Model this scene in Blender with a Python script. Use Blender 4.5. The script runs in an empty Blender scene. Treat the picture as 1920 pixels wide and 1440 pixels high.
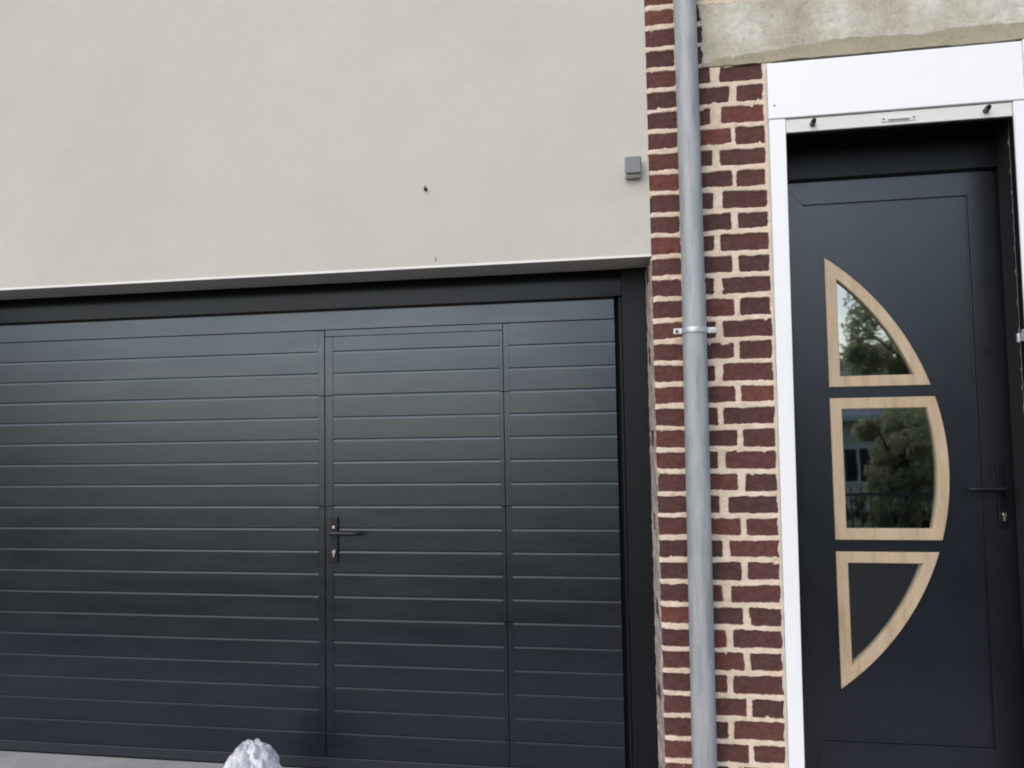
import bpy, bmesh, math, random
import numpy as np
from mathutils import Vector, Matrix
random.seed(7); rng = np.random.RandomState(11)
S = bpy.context.scene
R = math.radians
# ------------------------------------------------------------------ camera
cam_d = bpy.data.cameras.new('camera'); cam = bpy.data.objects.new('camera', cam_d)
S.collection.objects.link(cam); S.camera = cam
cam_d.sensor_width = 36; cam_d.lens = 1480 / 1920 * 36; cam_d.clip_start = .05; cam_d.clip_end = 3000
r = Vector((0.9860316, 0.16569854, -0.01690184)); u = Vector((0.02637177, -0.05511903, 0.99813147)); f = Vector((-0.16445732, 0.9846349, 0.05871887))
m = Matrix((r, u, -f)).transposed().to_4x4(); m.translation = (0, -3.409, 1.5282); cam.matrix_world = m
# ------------------------------------------------------------------ world, sun, exposure
w = bpy.data.worlds.new('World'); S.world = w; w.use_nodes = True
nt = w.node_tree; nt.nodes.clear()
wo = nt.nodes.new('ShaderNodeOutputWorld'); bg = nt.nodes.new('ShaderNodeBackground'); sky = nt.nodes.new('ShaderNodeTexSky')
SUN_EL, SUN_AZ = 38, 200      # azimuth clockwise from +Y: from the street side, slightly left
sky.sky_type = 'NISHITA'; sky.sun_disc = False; sky.sun_elevation = R(SUN_EL); sky.sun_rotation = R(SUN_AZ)
sky.dust_density = 1.7; sky.air_density = 1.0; sky.ozone_density = .6
bg.inputs['Strength'].default_value = .15
nt.links.new(sky.outputs[0], bg.inputs['Color']); nt.links.new(bg.outputs[0], wo.inputs['Surface'])
sd = bpy.data.lights.new('sun', 'SUN'); sd.energy = .6; sd.angle = R(80); sd.color = (1, .97, .93)
so = bpy.data.objects.new('sun', sd); S.collection.objects.link(so)
dirv = Vector((math.sin(R(SUN_AZ)) * math.cos(R(SUN_EL)), math.cos(R(SUN_AZ)) * math.cos(R(SUN_EL)), math.sin(R(SUN_EL))))
so.rotation_euler = dirv.to_track_quat('Z', 'Y').to_euler()
S.view_settings.view_transform = 'Standard'; S.view_settings.look = 'None'; S.view_settings.gamma = 1
S.view_settings.exposure = .67
S.render.engine = 'CYCLES'
S.cycles.filter_width = 1.9
# ------------------------------------------------------------------ helpers
C = S.collection
def tag(o, label=None, cat=None, group=None, kind=None):
    if label: o['label'] = label
    if cat: o['category'] = cat
    if group: o['group'] = group
    if kind: o['kind'] = kind
    return o
def thing(name, label, cat, loc=(0, 0, 0), group=None):
    o = bpy.data.objects.new(name, None); C.objects.link(o); o.location = loc; o.empty_display_size = .05
    return tag(o, label, cat, group)
def obj(name, bm, mat, parent=None, smooth=False, label=None):
    me = bpy.data.meshes.new(name); bm.normal_update(); bm.to_mesh(me); bm.free()
    return objm(name, me, mat, parent, smooth, label)
def objm(name, me, mat, parent=None, smooth=False, label=None):
    me.materials.append(mat)
    if smooth:
        me.shade_smooth()
        if smooth != 'all': me.set_sharp_from_angle(angle=R(35))
    o = bpy.data.objects.new(name, me); C.objects.link(o)
    if smooth is True:
        wn = o.modifiers.new('weighted_normals', 'WEIGHTED_NORMAL'); wn.keep_sharp = True; wn.weight = 100
    if parent is not None:
        o.parent = parent
        wl = Vector(parent.location)
        if parent.parent is not None: wl = wl + Vector(parent.parent.location)
        if wl.length: me.transform(Matrix.Translation(-wl))
    if label: o['label'] = label
    return o
def merge(bm, tmp):
    me = bpy.data.meshes.new('tmp'); tmp.to_mesh(me); tmp.free(); bm.from_mesh(me); bpy.data.meshes.remove(me)
def box(bm, x0, x1, y0, y1, z0, z1, bev=0., seg=2):
    t = bmesh.new(); bmesh.ops.create_cube(t, size=1)
    for v in t.verts: v.co = Vector(((x0 + x1) / 2 + v.co.x * (x1 - x0), (y0 + y1) / 2 + v.co.y * (y1 - y0), (z0 + z1) / 2 + v.co.z * (z1 - z0)))
    if bev: bmesh.ops.bevel(t, geom=t.edges[:] + t.verts[:], offset=bev, segments=seg, profile=.5, affect='EDGES')
    merge(bm, t)
def cyl(bm, p0, p1, r0, r1=None, n=24, caps=True, bev=0):
    r1 = r0 if r1 is None else r1
    p0, p1 = Vector(p0), Vector(p1); t = bmesh.new()
    bmesh.ops.create_cone(t, cap_ends=caps, segments=n, radius1=r0, radius2=r1, depth=(p1 - p0).length)
    if bev: bmesh.ops.bevel(t, geom=[e for e in t.edges if len(e.link_faces) == 2 and any(len(q.verts) > 4 for q in e.link_faces)], offset=bev, segments=2, affect='EDGES')
    M = Matrix.Translation((p0 + p1) / 2) @ (p1 - p0).to_track_quat('Z', 'Y').to_matrix().to_4x4()
    t.transform(M); merge(bm, t)
def lathe(bm, prof, loc, n=40, axis=None):
    rings = []
    for rr, z in prof:
        rings.append([bm.verts.new((loc[0] + rr * math.cos(2 * math.pi * k / n), loc[1] + rr * math.sin(2 * math.pi * k / n), loc[2] + z)) for k in range(n)])
    for a, b in zip(rings, rings[1:]):
        for k in range(n): bm.faces.new((a[k], a[(k + 1) % n], b[(k + 1) % n], b[k]))
    bm.faces.new(rings[0][::-1]); bm.faces.new(rings[-1])
def poly_prism(bm, pts, y0, y1, bev=0):
    """closed outline in XZ extruded from y0 (front) to y1"""
    t = bmesh.new()
    vs = [t.verts.new((x, y0, z)) for x, z in pts]; fc = t.faces.new(vs)
    ret = bmesh.ops.extrude_face_region(t, geom=[fc])
    for v in ret['geom']:
        if isinstance(v, bmesh.types.BMVert): v.co.y = y1
    bmesh.ops.recalc_face_normals(t, faces=t.faces[:])
    if bev: bmesh.ops.bevel(t, geom=[e for e in t.edges if abs(e.verts[0].co.y - y0) < 1e-6 and abs(e.verts[1].co.y - y0) < 1e-6], offset=bev, segments=2, affect='EDGES')
    merge(bm, t)
# ------------------------------------------------------------------ materials
def new_mat(name):
    m = bpy.data.materials.new(name); m.use_nodes = True; n = m.node_tree
    return m, n, n.nodes['Principled BSDF']
def N(n, t, **kw):
    q = n.nodes.new(t)
    for k, v in kw.items():
        if hasattr(q, k): setattr(q, k, v)
        else: q.inputs[k].default_value = v
    return q
def noise(n, scale, detail=6, rough=.6, vec=None, stretch=None):
    q = N(n, 'ShaderNodeTexNoise'); q.inputs['Scale'].default_value = scale; q.inputs['Detail'].default_value = detail; q.inputs['Roughness'].default_value = rough
    tc = N(n, 'ShaderNodeNewGeometry'); src = tc.outputs['Position']
    if stretch:
        mp = N(n, 'ShaderNodeMapping'); mp.inputs['Scale'].default_value = stretch; n.links.new(src, mp.inputs['Vector']); src = mp.outputs[0]
    n.links.new(src, q.inputs['Vector']); return q.outputs['Fac']
def ramp(n, fac, stops):
    q = N(n, 'ShaderNodeValToRGB'); e = q.color_ramp.elements
    while len(e) < len(stops): e.new(.5)
    for k, (p, c) in enumerate(stops):
        e[k].position = p; e[k].color = (*c, 1) if len(c) == 3 else c
    n.links.new(fac, q.inputs[0]); return q.outputs[0]
def bump(n, b, fac, strength, dist):
    q = N(n, 'ShaderNodeBump'); q.inputs['Strength'].default_value = strength; q.inputs['Distance'].default_value = dist
    n.links.new(fac, q.inputs['Height']); n.links.new(q.outputs[0], b.inputs['Normal']); return q
def g(v): return (v, v, v)
def simple(name, col, rough=.5, metal=0., spec=.5, var=.12, vs=6, bs=0, bscale=200, stretch=None, rvar=.0, tint=None):
    m, n, b = new_mat(name)
    if tint: b.inputs['Specular Tint'].default_value = (*tint, 1)
    c0 = tuple(c * (1 - var) for c in col); c1 = tuple(min(1, c * (1 + var)) for c in col)
    n.links.new(ramp(n, noise(n, vs, stretch=stretch), [(.3, c0), (.7, c1)]), b.inputs['Base Color'])
    b.inputs['Roughness'].default_value = rough; b.inputs['Metallic'].default_value = metal; b.inputs['Specular IOR Level'].default_value = spec
    if rvar: n.links.new(ramp(n, noise(n, 9, stretch=stretch), [(.3, g(rough - rvar)), (.7, g(rough + rvar))]), b.inputs['Roughness'])
    if bs: bump(n, b, noise(n, bscale, 4, stretch=stretch), bs, .001)
    return m
M_garage = simple('anthracite_garage_paint', (.0038, .0046, .0066), .29, spec=.90, tint=(.665, .81, 1.0), var=.10, vs=5, bs=0, bscale=60, stretch=(.25, 1, 1.3), rvar=.045)
M_door = simple('anthracite_door_paint', (.0052, .0066, .0105), .31, spec=.75, tint=(.84, .91, 1.0), var=.05, vs=3, bs=.1, bscale=500, rvar=.03)
M_frame = simple('dark_frame_paint', (.0060, .0070, .0085), .42, spec=.22, tint=(.8, .9, 1.0), var=.06, vs=4)
M_head = simple('dark_header_paint', (.0042, .0045, .0050), .14, spec=.17, tint=(.8, .9, 1.0), var=.06, vs=4)
M_dark = simple('dark_interior', (.012, .012, .013), .7, var=.1)
M_gasket = simple('black_rubber', (.006, .006, .007), .7, spec=.15, var=.1)
M_handle = simple('black_handle_paint', (.004, .004, .006), .42, spec=.25, var=.1)
M_chrome = simple('brushed_nickel', (.75, .74, .72), .25, metal=1, var=.06)
M_white = simple('white_lacquer', (.82, .83, .84), .35, var=.012, vs=2, rvar=.05)
M_offwhite = simple('off_white_slat', (.66, .66, .63), .45, var=.03, vs=8)
M_galv = simple('galvanised_steel', (.50, .53, .55), .42, metal=.6, var=.15, vs=40)
M_glassback = simple('dark_room_black', (.004, .0045, .0045), .8, spec=.1)
def zinc():
    m, n, b = new_mat('weathered_zinc')
    a = noise(n, 7, 7, .65, stretch=(3, 3, .55)); s = noise(n, 30, 5, .7, stretch=(1.6, 1.6, .12)); k = noise(n, 160, 3, .6)
    mx = N(n, 'ShaderNodeMixRGB', blend_type='MULTIPLY'); mx.inputs[0].default_value = .75
    n.links.new(ramp(n, a, [(.30, (.25, .27, .29)), (.52, (.345, .365, .375)), (.75, (.44, .455, .455))]), mx.inputs[1])
    n.links.new(ramp(n, s, [(.30, (.62, .63, .66)), (.50, (1, 1, 1)), (.75, (1, 1, .98))]), mx.inputs[2])
    n.links.new(mx.outputs[0], b.inputs['Base Color']); b.inputs['Metallic'].default_value = .22
    n.links.new(ramp(n, a, [(.3, g(.50)), (.7, g(.68))]), b.inputs['Roughness'])
    bump(n, b, k, .12, .001); return m
M_zinc = zinc()
def stucco():
    m, n, b = new_mat('cream_stucco')
    a = noise(n, 1.1, 5, .55); c = noise(n, 4, 8, .7); fine = noise(n, 260, 3, .6)
    sm = noise(n, 9, 6, .6, stretch=(.5, 1, 2.2))
    mx = N(n, 'ShaderNodeMixRGB', blend_type='MULTIPLY'); mx.inputs[0].default_value = 1
    n.links.new(ramp(n, a, [(.3, (.505, .487, .440)), (.7, (.550, .533, .470))]), mx.inputs[1])
    n.links.new(ramp(n, c, [(.3, g(.975)), (.7, g(1.02))]), mx.inputs[2])
    m2 = N(n, 'ShaderNodeMixRGB', blend_type='MIX')          # trowel marks and lighter scuffs
    n.links.new(ramp(n, sm, [(.66, g(0)), (.80, g(.35))]), m2.inputs[0]); n.links.new(mx.outputs[0], m2.inputs[1]); m2.inputs[2].default_value = (.62, .61, .57, 1)
    n.links.new(m2.outputs[0], b.inputs['Base Color']); b.inputs['Roughness'].default_value = .9; b.inputs['Specular IOR Level'].default_value = .25
    ad = N(n, 'ShaderNodeMath', operation='ADD'); mu = N(n, 'ShaderNodeMath', operation='MULTIPLY'); mu.inputs[1].default_value = 6
    n.links.new(noise(n, 6, 4, .5), mu.inputs[0]); n.links.new(mu.outputs[0], ad.inputs[0]); n.links.new(fine, ad.inputs[1])
    bump(n, b, ad.outputs[0], .7, .0016); return m
M_stucco = stucco()
def concrete():
    m, n, b = new_mat('old_concrete')
    a = noise(n, 4.5, 9, .68); st = noise(n, 9, 8, .7, stretch=(.45, 1, 1.3)); sp = noise(n, 75, 6, .8)
    geo = N(n, 'ShaderNodeNewGeometry'); sx = N(n, 'ShaderNodeSeparateXYZ'); n.links.new(geo.outputs['Position'], sx.inputs[0])
    # ochre rust stain creeping up from the lower edge of the lintel
    ma = N(n, 'ShaderNodeMapRange', interpolation_type='SMOOTHSTEP'); n.links.new(sx.outputs['Z'], ma.inputs[0])
    for k, v in zip(('From Min', 'From Max', 'To Min', 'To Max'), (2.96, 3.07, .95, -.1)): ma.inputs[k].default_value = v
    ad = N(n, 'ShaderNodeMath', operation='ADD'); n.links.new(ma.outputs[0], ad.inputs[0]); n.links.new(st, ad.inputs[1])
    # the stain exists only right of the first third
    mb = N(n, 'ShaderNodeMapRange'); n.links.new(sx.outputs['X'], mb.inputs[0])
    for k, v in zip(('From Min', 'From Max', 'To Min', 'To Max'), (.45, .75, -.35, 0)): mb.inputs[k].default_value = v
    ad2 = N(n, 'ShaderNodeMath', operation='ADD'); n.links.new(ad.outputs[0], ad2.inputs[0]); n.links.new(mb.outputs[0], ad2.inputs[1])
    base = ramp(n, a, [(.32, (.37, .335, .26)), (.45, (.50, .465, .38)), (.55, (.59, .56, .475)), (.68, (.76, .72, .64))])
    mx = N(n, 'ShaderNodeMixRGB', blend_type='MIX'); n.links.new(ramp(n, ad2.outputs[0], [(.92, g(0)), (1.05, g(.8))]), mx.inputs[0])
    n.links.new(base, mx.inputs[1]); mx.inputs[2].default_value = (.33, .285, .19, 1)
    m3 = N(n, 'ShaderNodeMixRGB', blend_type='MULTIPLY'); m3.inputs[0].default_value = 1
    n.links.new(mx.outputs[0], m3.inputs[1]); n.links.new(ramp(n, sp, [(.32, g(.42)), (.41, g(.97)), (.60, g(1)), (.70, g(1.35))]), m3.inputs[2])
    n.links.new(m3.outputs[0], b.inputs['Base Color']); b.inputs['Roughness'].default_value = .92
    bump(n, b, sp, .9, .006); return m
M_conc = concrete()
def brickmat():
    m, n, b = new_mat('brick_and_mortar')
    at = N(n, 'ShaderNodeAttribute', attribute_name='brickdata'); sep = N(n, 'ShaderNodeSeparateColor'); n.links.new(at.outputs['Color'], sep.inputs[0])
    tone = ramp(n, sep.outputs[1], [(0, (.078, .039, .037)), (.3, (.088, .041, .037)), (.75, (.106, .044, .039)), (1, (.145, .052, .043))])
    blot = ramp(n, noise(n, 38, 7, .7), [(.3, g(.66)), (.5, g(.98)), (.72, g(1.35))])
    bx = N(n, 'ShaderNodeMixRGB', blend_type='MULTIPLY'); bx.inputs[0].default_value = 1; n.links.new(tone, bx.inputs[1]); n.links.new(blot, bx.inputs[2])
    # thin cement smears on brick faces
    sm = N(n, 'ShaderNodeMixRGB'); n.links.new(ramp(n, noise(n, 26, 8, .75, stretch=(1, 1, 2)), [(.66, g(0)), (.80, g(.45))]), sm.inputs[0])
    n.links.new(bx.outputs[0], sm.inputs[1]); sm.inputs[2].default_value = (.36, .27, .22, 1)
    mort = ramp(n, noise(n, 14, 6, .65), [(.28, (.56, .46, .34)), (.5, (.68, .56, .445)), (.72, (.74, .64, .54))])
    reveal_mort = N(n, 'ShaderNodeMixRGB'); n.links.new(sep.outputs[2], reveal_mort.inputs[0]); n.links.new(mort, reveal_mort.inputs[1]); reveal_mort.inputs[2].default_value = (.30, .25, .235, 1)  # mortar mixed unevenly towards grey-brown on the reveal side
    fx = N(n, 'ShaderNodeMixRGB'); n.links.new(sep.outputs[0], fx.inputs[0]); n.links.new(reveal_mort.outputs[0], fx.inputs[1]); n.links.new(sm.outputs[0], fx.inputs[2])
    n.links.new(fx.outputs[0], b.inputs['Base Color']); b.inputs['Roughness'].default_value = .88; b.inputs['Specular IOR Level'].default_value = .3
    bump(n, b, noise(n, 230, 5, .75), .8, .0022); return m
M_brick = brickmat()
def wood():
    m, n, b = new_mat('light_oak_film')
    a = noise(n, 22, 8, .7, stretch=(1, 1, .14)); k = noise(n, 9, 3, .5)
    mx = N(n, 'ShaderNodeMixRGB', blend_type='MULTIPLY'); mx.inputs[0].default_value = 1
    n.links.new(ramp(n, a, [(.3, (.33, .245, .16)), (.48, (.44, .345, .235)), (.72, (.52, .42, .30))]), mx.inputs[1])
    n.links.new(ramp(n, k, [(.35, (1.0, .965, .92)), (.65, (1, 1, 1))]), mx.inputs[2])
    n.links.new(mx.outputs[0], b.inputs['Base Color']); b.inputs['Roughness'].default_value = .5
    bump(n, b, noise(n, 120, 4, .6, stretch=(1, 1, .1)), .1, .0006); return m
M_wood = wood()
def glass():
    m, n, b = new_mat('tinted_door_glass'); n.nodes.remove(b); out = n.nodes['Material Output']
    fr = N(n, 'ShaderNodeFresnel'); fr.inputs['IOR'].default_value = 3.9
    gl = N(n, 'ShaderNodeBsdfGlossy'); gl.inputs['Roughness'].default_value = .02; gl.inputs['Color'].default_value = (.93, .98, .96, 1)
    tr = N(n, 'ShaderNodeBsdfTransparent'); tr.inputs['Color'].default_value = (.45, .5, .48, 1)
    mx = N(n, 'ShaderNodeMixShader'); n.links.new(fr.outputs[0], mx.inputs[0]); n.links.new(tr.outputs[0], mx.inputs[1]); n.links.new(gl.outputs[0], mx.inputs[2])
    bp = N(n, 'ShaderNodeBump'); bp.inputs['Strength'].default_value = .05; bp.inputs['Distance'].default_value = .002
    n.links.new(noise(n, 8, 2, .4), bp.inputs['Height']); n.links.new(bp.outputs[0], gl.inputs['Normal'])
    n.links.new(mx.outputs[0], out.inputs['Surface']); return m
M_glass = glass()
def pavement():
    m, n, b = new_mat('pale_paving')
    a = noise(n, 7, 8, .7); k = noise(n, 160, 4, .7)
    mx = N(n, 'ShaderNodeMixRGB', blend_type='MULTIPLY'); mx.inputs[0].default_value = 1
    n.links.new(ramp(n, a, [(.3, (.30, .305, .30)), (.5, (.36, .345, .335)), (.7, (.44, .39, .38))]), mx.inputs[1]); n.links.new(ramp(n, k, [(.3, g(.75)), (.7, g(1.15))]), mx.inputs[2])
    n.links.new(mx.outputs[0], b.inputs['Base Color']); b.inputs['Roughness'].default_value = .9; bump(n, b, k, .5, .003); return m
M_pave = pavement()
M_asph = simple('asphalt', (.030, .030, .031), .9, spec=.25, var=.25, vs=40, bs=.6, bscale=200)
M_kerb = simple('kerb_stone', (.42, .41, .39), .85, var=.15, vs=12, bs=.4)
M_grass = simple('grass_ground', (.06, .08, .03), .95, var=.4, vs=3, bs=.8, bscale=60)
def leafmat(name, col):
    m, n, b = new_mat(name)
    n.links.new(ramp(n, noise(n, 1.6, 5, .6), [(.3, tuple(c * .55 for c in col)), (.7, tuple(c * 1.5 for c in col))]), b.inputs['Base Color'])
    b.inputs['Roughness'].default_value = .5
    tl = N(n, 'ShaderNodeBsdfTranslucent'); tl.inputs['Color'].default_value = (*[min(1, c * 2.6) for c in col], 1)
    mx = N(n, 'ShaderNodeMixShader'); mx.inputs[0].default_value = .45; out = n.nodes['Material Output']
    n.links.new(b.outputs[0], mx.inputs[1]); n.links.new(tl.outputs[0], mx.inputs[2]); n.links.new(mx.outputs[0], out.inputs['Surface']); return m
M_leaf = leafmat('leaves_green', (.27, .28, .17)); M_leaf2 = leafmat('leaves_dark', (.13, .15, .085)); M_bark = simple('bark', (.10, .075, .05), .9, var=.3, vs=15, bs=.8, bscale=40)
M_render = simple('beige_render', (.80, .74, .62), .9, var=.08, vs=2)
M_slate = simple('grey_roof_slate', (.30, .30, .31), .7, var=.2, vs=8)
M_winglass = simple('house_window_glass', (.03, .035, .04), .08, var=.1)
M_fence = simple('dark_fence_metal', (.03, .03, .03), .5)
def bagmat():
    m, n, b = new_mat('crumpled_plastic_film')
    n.links.new(ramp(n, noise(n, 22, 5, .6), [(.35, (.74, .76, .80)), (.65, (.90, .91, .94))]), b.inputs['Base Color'])
    b.inputs['Roughness'].default_value = .30; b.inputs['Specular IOR Level'].default_value = .6; b.inputs['Subsurface Weight'].default_value = .6; b.inputs['Subsurface Radius'].default_value = (.05, .05, .05); b.inputs['Subsurface Scale'].default_value = .4
    geo = N(n, 'ShaderNodeNewGeometry'); dn = N(n, 'ShaderNodeTexNoise'); dn.inputs['Scale'].default_value = 20; n.links.new(geo.outputs['Position'], dn.inputs['Vector'])
    mp = N(n, 'ShaderNodeVectorMath', operation='MULTIPLY_ADD'); n.links.new(dn.outputs['Color'], mp.inputs[0]); mp.inputs[1].default_value = (.05, .05, .05); n.links.new(geo.outputs['Position'], mp.inputs[2])
    vo = N(n, 'ShaderNodeTexVoronoi', feature='DISTANCE_TO_EDGE'); vo.inputs['Scale'].default_value = 24; n.links.new(mp.outputs[0], vo.inputs['Vector'])
    cr = N(n, 'ShaderNodeMapRange'); cr.inputs['From Max'].default_value = .25; n.links.new(vo.outputs['Distance'], cr.inputs[0]); bump(n, b, cr.outputs[0], .5, .005)
    tr = N(n, 'ShaderNodeBsdfTransparent'); mx = N(n, 'ShaderNodeMixShader'); out = n.nodes['Material Output']
    n.links.new(ramp(n, noise(n, 13, 4, .6), [(.35, g(.12)), (.6, g(.6))]), mx.inputs[0])
    n.links.new(b.outputs[0], mx.inputs[1]); n.links.new(tr.outputs[0], mx.inputs[2]); n.links.new(mx.outputs[0], out.inputs['Surface'])
    return m
M_bag = bagmat()
M_box = simple('grey_box_plastic', (.17, .18, .185), .55, var=.08, vs=30)
M_boxlip = simple('pale_box_lip', (.42, .43, .41), .5, var=.08)
M_stop = simple('grey_rubber_stop', (.12, .12, .10), .6, var=.2, vs=60)
M_anchor = simple('dark_anchor', (.03, .03, .03), .6)
# ------------------------------------------------------------------ setting: ground, pavement, road
def grid_obj(name, x0, x1, ys, zs, mat, label, nx=2):
    bm = bmesh.new(); rows = []
    for y, z in zip(ys, zs): rows.append([bm.verts.new((x0 + (x1 - x0) * k / nx, y, z)) for k in range(nx + 1)])
    for a, b in zip(rows, rows[1:]):
        for k in range(nx): bm.faces.new((a[k], a[k + 1], b[k + 1], b[k]))
    bmesh.ops.recalc_face_normals(bm, faces=bm.faces[:])
    o = obj(name, bm, mat)
    if o.data.polygons[0].normal.z < 0: o.data.flip_normals()
    return tag(o, label, kind='structure')
grid_obj('ground', -400, 400, (-900, -40, -24, -14, -9.2, -2.3, .3, 300), (-6, -2.2, -1.35, -.62, -.40, -.20, -.20, -.20), M_grass, 'grassy ground sloping away across the street', 8)
grid_obj('road', -120, 120, (-9.2, -1.75), (-.36, -.085), M_asph, 'dark asphalt road in front of the house', 4)
bm = bmesh.new(); box(bm, -60, 60, -1.6, .28, -.3, .042)
tag(obj('pavement', bm, M_pave), 'pale mottled paving below the garage door', kind='structure')
bm = bmesh.new()
for k in range(-30, 30): box(bm, k * 1.0 + .004, k * 1.0 + .996, -1.75, -1.604, -.3, .040, .012)
tag(obj('kerb', bm, M_kerb, None, True), 'row of kerb stones between pavement and road', kind='structure')
bm = bmesh.new()
for k in range(-30, 30): box(bm, k * 1.0 + .004, k * 1.0 + .996, -9.35, -9.204, -.6, -.25, .012)
tag(obj('far_kerb', bm, M_kerb, None, True), 'kerb stones on the far side of the road', kind='structure')
# ------------------------------------------------------------------ stucco wall
t = thing('stucco_wall', 'smooth cream stucco wall above the dark garage door', 'wall', (-2.2, -.25, 0))
bm = bmesh.new()
ZB = 2.2155
box(bm, -7.0, .0435, -.25, .12, ZB + .002, 5.2)                      # above the opening
box(bm, -7.0, -4.45, -.2498, .05, -.1, ZB + .001)                    # left of the opening
obj('plaster_face', bm, M_stucco, t)
bm = bmesh.new(); box(bm, -4.45, .0435, -.254, -.244, ZB - .006, ZB + .004, .002)
obj('drip_bead', bm, simple('white_edge_bead', (.74, .73, .69), .6, var=.04), t, True, 'thin white bead along the lower edge')
bm = bmesh.new(); box(bm, -4.45, .043, -.244, .10, ZB - .003, ZB + .0015)
obj('soffit', bm, simple('soffit_plaster', (.47, .45, .385), .9, var=.10, vs=5, bs=.3), t)
# ------------------------------------------------------------------ brick wall as a real relief
def vnoise(x, z, s, seed):
    X = x / s; Z = z / s; xi = np.floor(X).astype(np.int64); zi = np.floor(Z).astype(np.int64); fx = X - xi; fz = Z - zi
    fx = fx * fx * (3 - 2 * fx); fz = fz * fz * (3 - 2 * fz)
    def h(a, b):
        n = (a * 374761393 + b * 668265263 + seed * 1442695041) & 0xffffffff
        n = ((n ^ (n >> 13)) * 1274126177) & 0xffffffff
        return ((n ^ (n >> 16)) & 0xffff) / 65535.
    return (h(xi, zi) * (1 - fx) + h(xi + 1, zi) * fx) * (1 - fz) + (h(xi, zi + 1) * (1 - fx) + h(xi + 1, zi + 1) * fx) * fz - .5
PITCH, Z0 = .08455, 2.922
def relief(name, s_arr, z_arr, spans, place, parent, seed=1, keep=None, closed=False):
    """spans(row) -> list of (s0, s1, tone); place(s, z, h) -> xyz"""
    s, z = np.meshgrid(s_arr, z_arr, indexing='ij'); ns, nz = s.shape; sf, zf = s.ravel(), z.ravel()
    zw = zf + vnoise(sf, zf, .10, seed) * .005
    row = np.round((Z0 - zw) / PITCH).astype(int)
    dz_c = zw - (Z0 - row * PITCH)
    mask = np.zeros(len(sf)); tone = np.zeros(len(sf)); hb = np.zeros(len(sf)); edge = np.full(len(sf), -.02)
    ragged = vnoise(sf, zf, .030, seed + 1) * .0042 + vnoise(sf, zf, .011, seed + 2) * .0030 + vnoise(sf, zf, .0055, seed + 3) * .0015
    bite = np.maximum(0, vnoise(sf, zf, .024, seed + 4) - .34) * .07 * (vnoise(sf, zf, .12, seed + 14) > -.05)
    for rI in np.unique(row):
        idx = np.where(row == rI)[0]
        for (a, b, tn, hh) in spans(int(rI)):
            zc = dz_c[idx] - (tn - .5) * .002
            tilt = (hh - .5) * .02
            dx = np.minimum(sf[idx] - a, b - sf[idx]); dzz = (.0322 + (hh - .5) * .004) - np.abs(zc + tilt * (sf[idx] - (a + b) / 2))
            k = .009; q = np.clip(.5 + .5 * (dzz - dx) / k, 0, 1); d = dzz * (1 - q) + dx * q - k * q * (1 - q)
            d = d + ragged[idx] - bite[idx]
            mm = np.clip(d / .0022 + .5, 0, 1); up = mm > mask[idx]
            ii = idx[up]; mask[ii] = mm[up]; tone[ii] = tn
            e2 = d > edge[idx]; edge[idx[e2]] = d[e2]
    h = (1 - mask) * (.0036 + vnoise(sf, zf, .02, seed + 5) * .004 + vnoise(sf, zf, .008, seed + 15) * .0016) + mask * (vnoise(sf, zf, .012, seed + 6) * .0020 + (tone - .5) * .003 - .0012)
    h += vnoise(sf, zf, .006, seed + 7) * .0010
    xyz = place(sf, zf, h)
    i, j = np.meshgrid(np.arange(ns - 1), np.arange(nz - 1), indexing='ij'); a = (i * nz + j).ravel()
    quads = np.stack([a, a + nz, a + nz + 1, a + 1], 1)
    if keep is not None:
        c = a; ok = keep(sf[c], zf[c]); quads = quads[ok]
    me = bpy.data.meshes.new(name); me.vertices.add(len(sf)); me.vertices.foreach_set('co', xyz.ravel().astype(np.float32))
    nq = len(quads); me.loops.add(nq * 4); me.loops.foreach_set('vertex_index', quads.ravel().astype(np.int32))
    me.polygons.add(nq); me.polygons.foreach_set('loop_start', (np.arange(nq) * 4).astype(np.int32)); me.polygons.foreach_set('loop_total', np.full(nq, 4, np.int32))
    me.update(calc_edges=True)
    ca = me.color_attributes.new('brickdata', 'FLOAT_COLOR', 'POINT')
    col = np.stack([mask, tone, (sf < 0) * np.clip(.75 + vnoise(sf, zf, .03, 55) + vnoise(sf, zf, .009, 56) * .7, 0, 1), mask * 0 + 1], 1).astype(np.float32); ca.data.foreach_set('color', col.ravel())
    return objm(name, me, M_brick, parent, 'all')
YF = -.262
XL = .045                                                    # left corner of the pier
def jr(row, k): return ((math.sin(row * 12.9898 + k * 78.233) * 43758.5453) % 1.0)
def spans_left(row):
    j = lambda k, a=.008: (jr(row, k) - .5) * a
    tn = lambda k: jr(row, k + 10); hh = lambda k: jr(row, k + 20)
    c = -.0                                                  # s = 0 at the corner, s < 0 is the reveal side
    w_ = min(1, max(0, row / 14.)); v_ = row / 31.
    if row % 2 == 0:    # stretcher at the right
        L = [(-.018 + j(9), .122 + j(1), tn(1), hh(1)), (.145 + j(2), .252 - .013 * w_ + j(3, .010), tn(2), hh(2)), (.291 - .027 * w_ + j(4, .010), .452 + j(5, .004), tn(3), hh(3))]
    else:               # header at the right
        L = [(-.012 + j(9), .118 + j(1), tn(1), hh(1)), (.140 + j(2), .325 - .014 * w_ + j(3, .008), tn(2), hh(2)), (.349 - .018 * w_ + j(4, .008), .450 + j(5, .004), tn(3), hh(3))]
    L = [(a + .004 if a < 0 and b > 0 else a, b, q, wq) for a, b, q, wq in L]
    if row % 4 == 1: L.append((-.20 + j(7, .06), -.09 + j(8, .05), tn(6), hh(6)))
    return L
rc = .008
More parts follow.
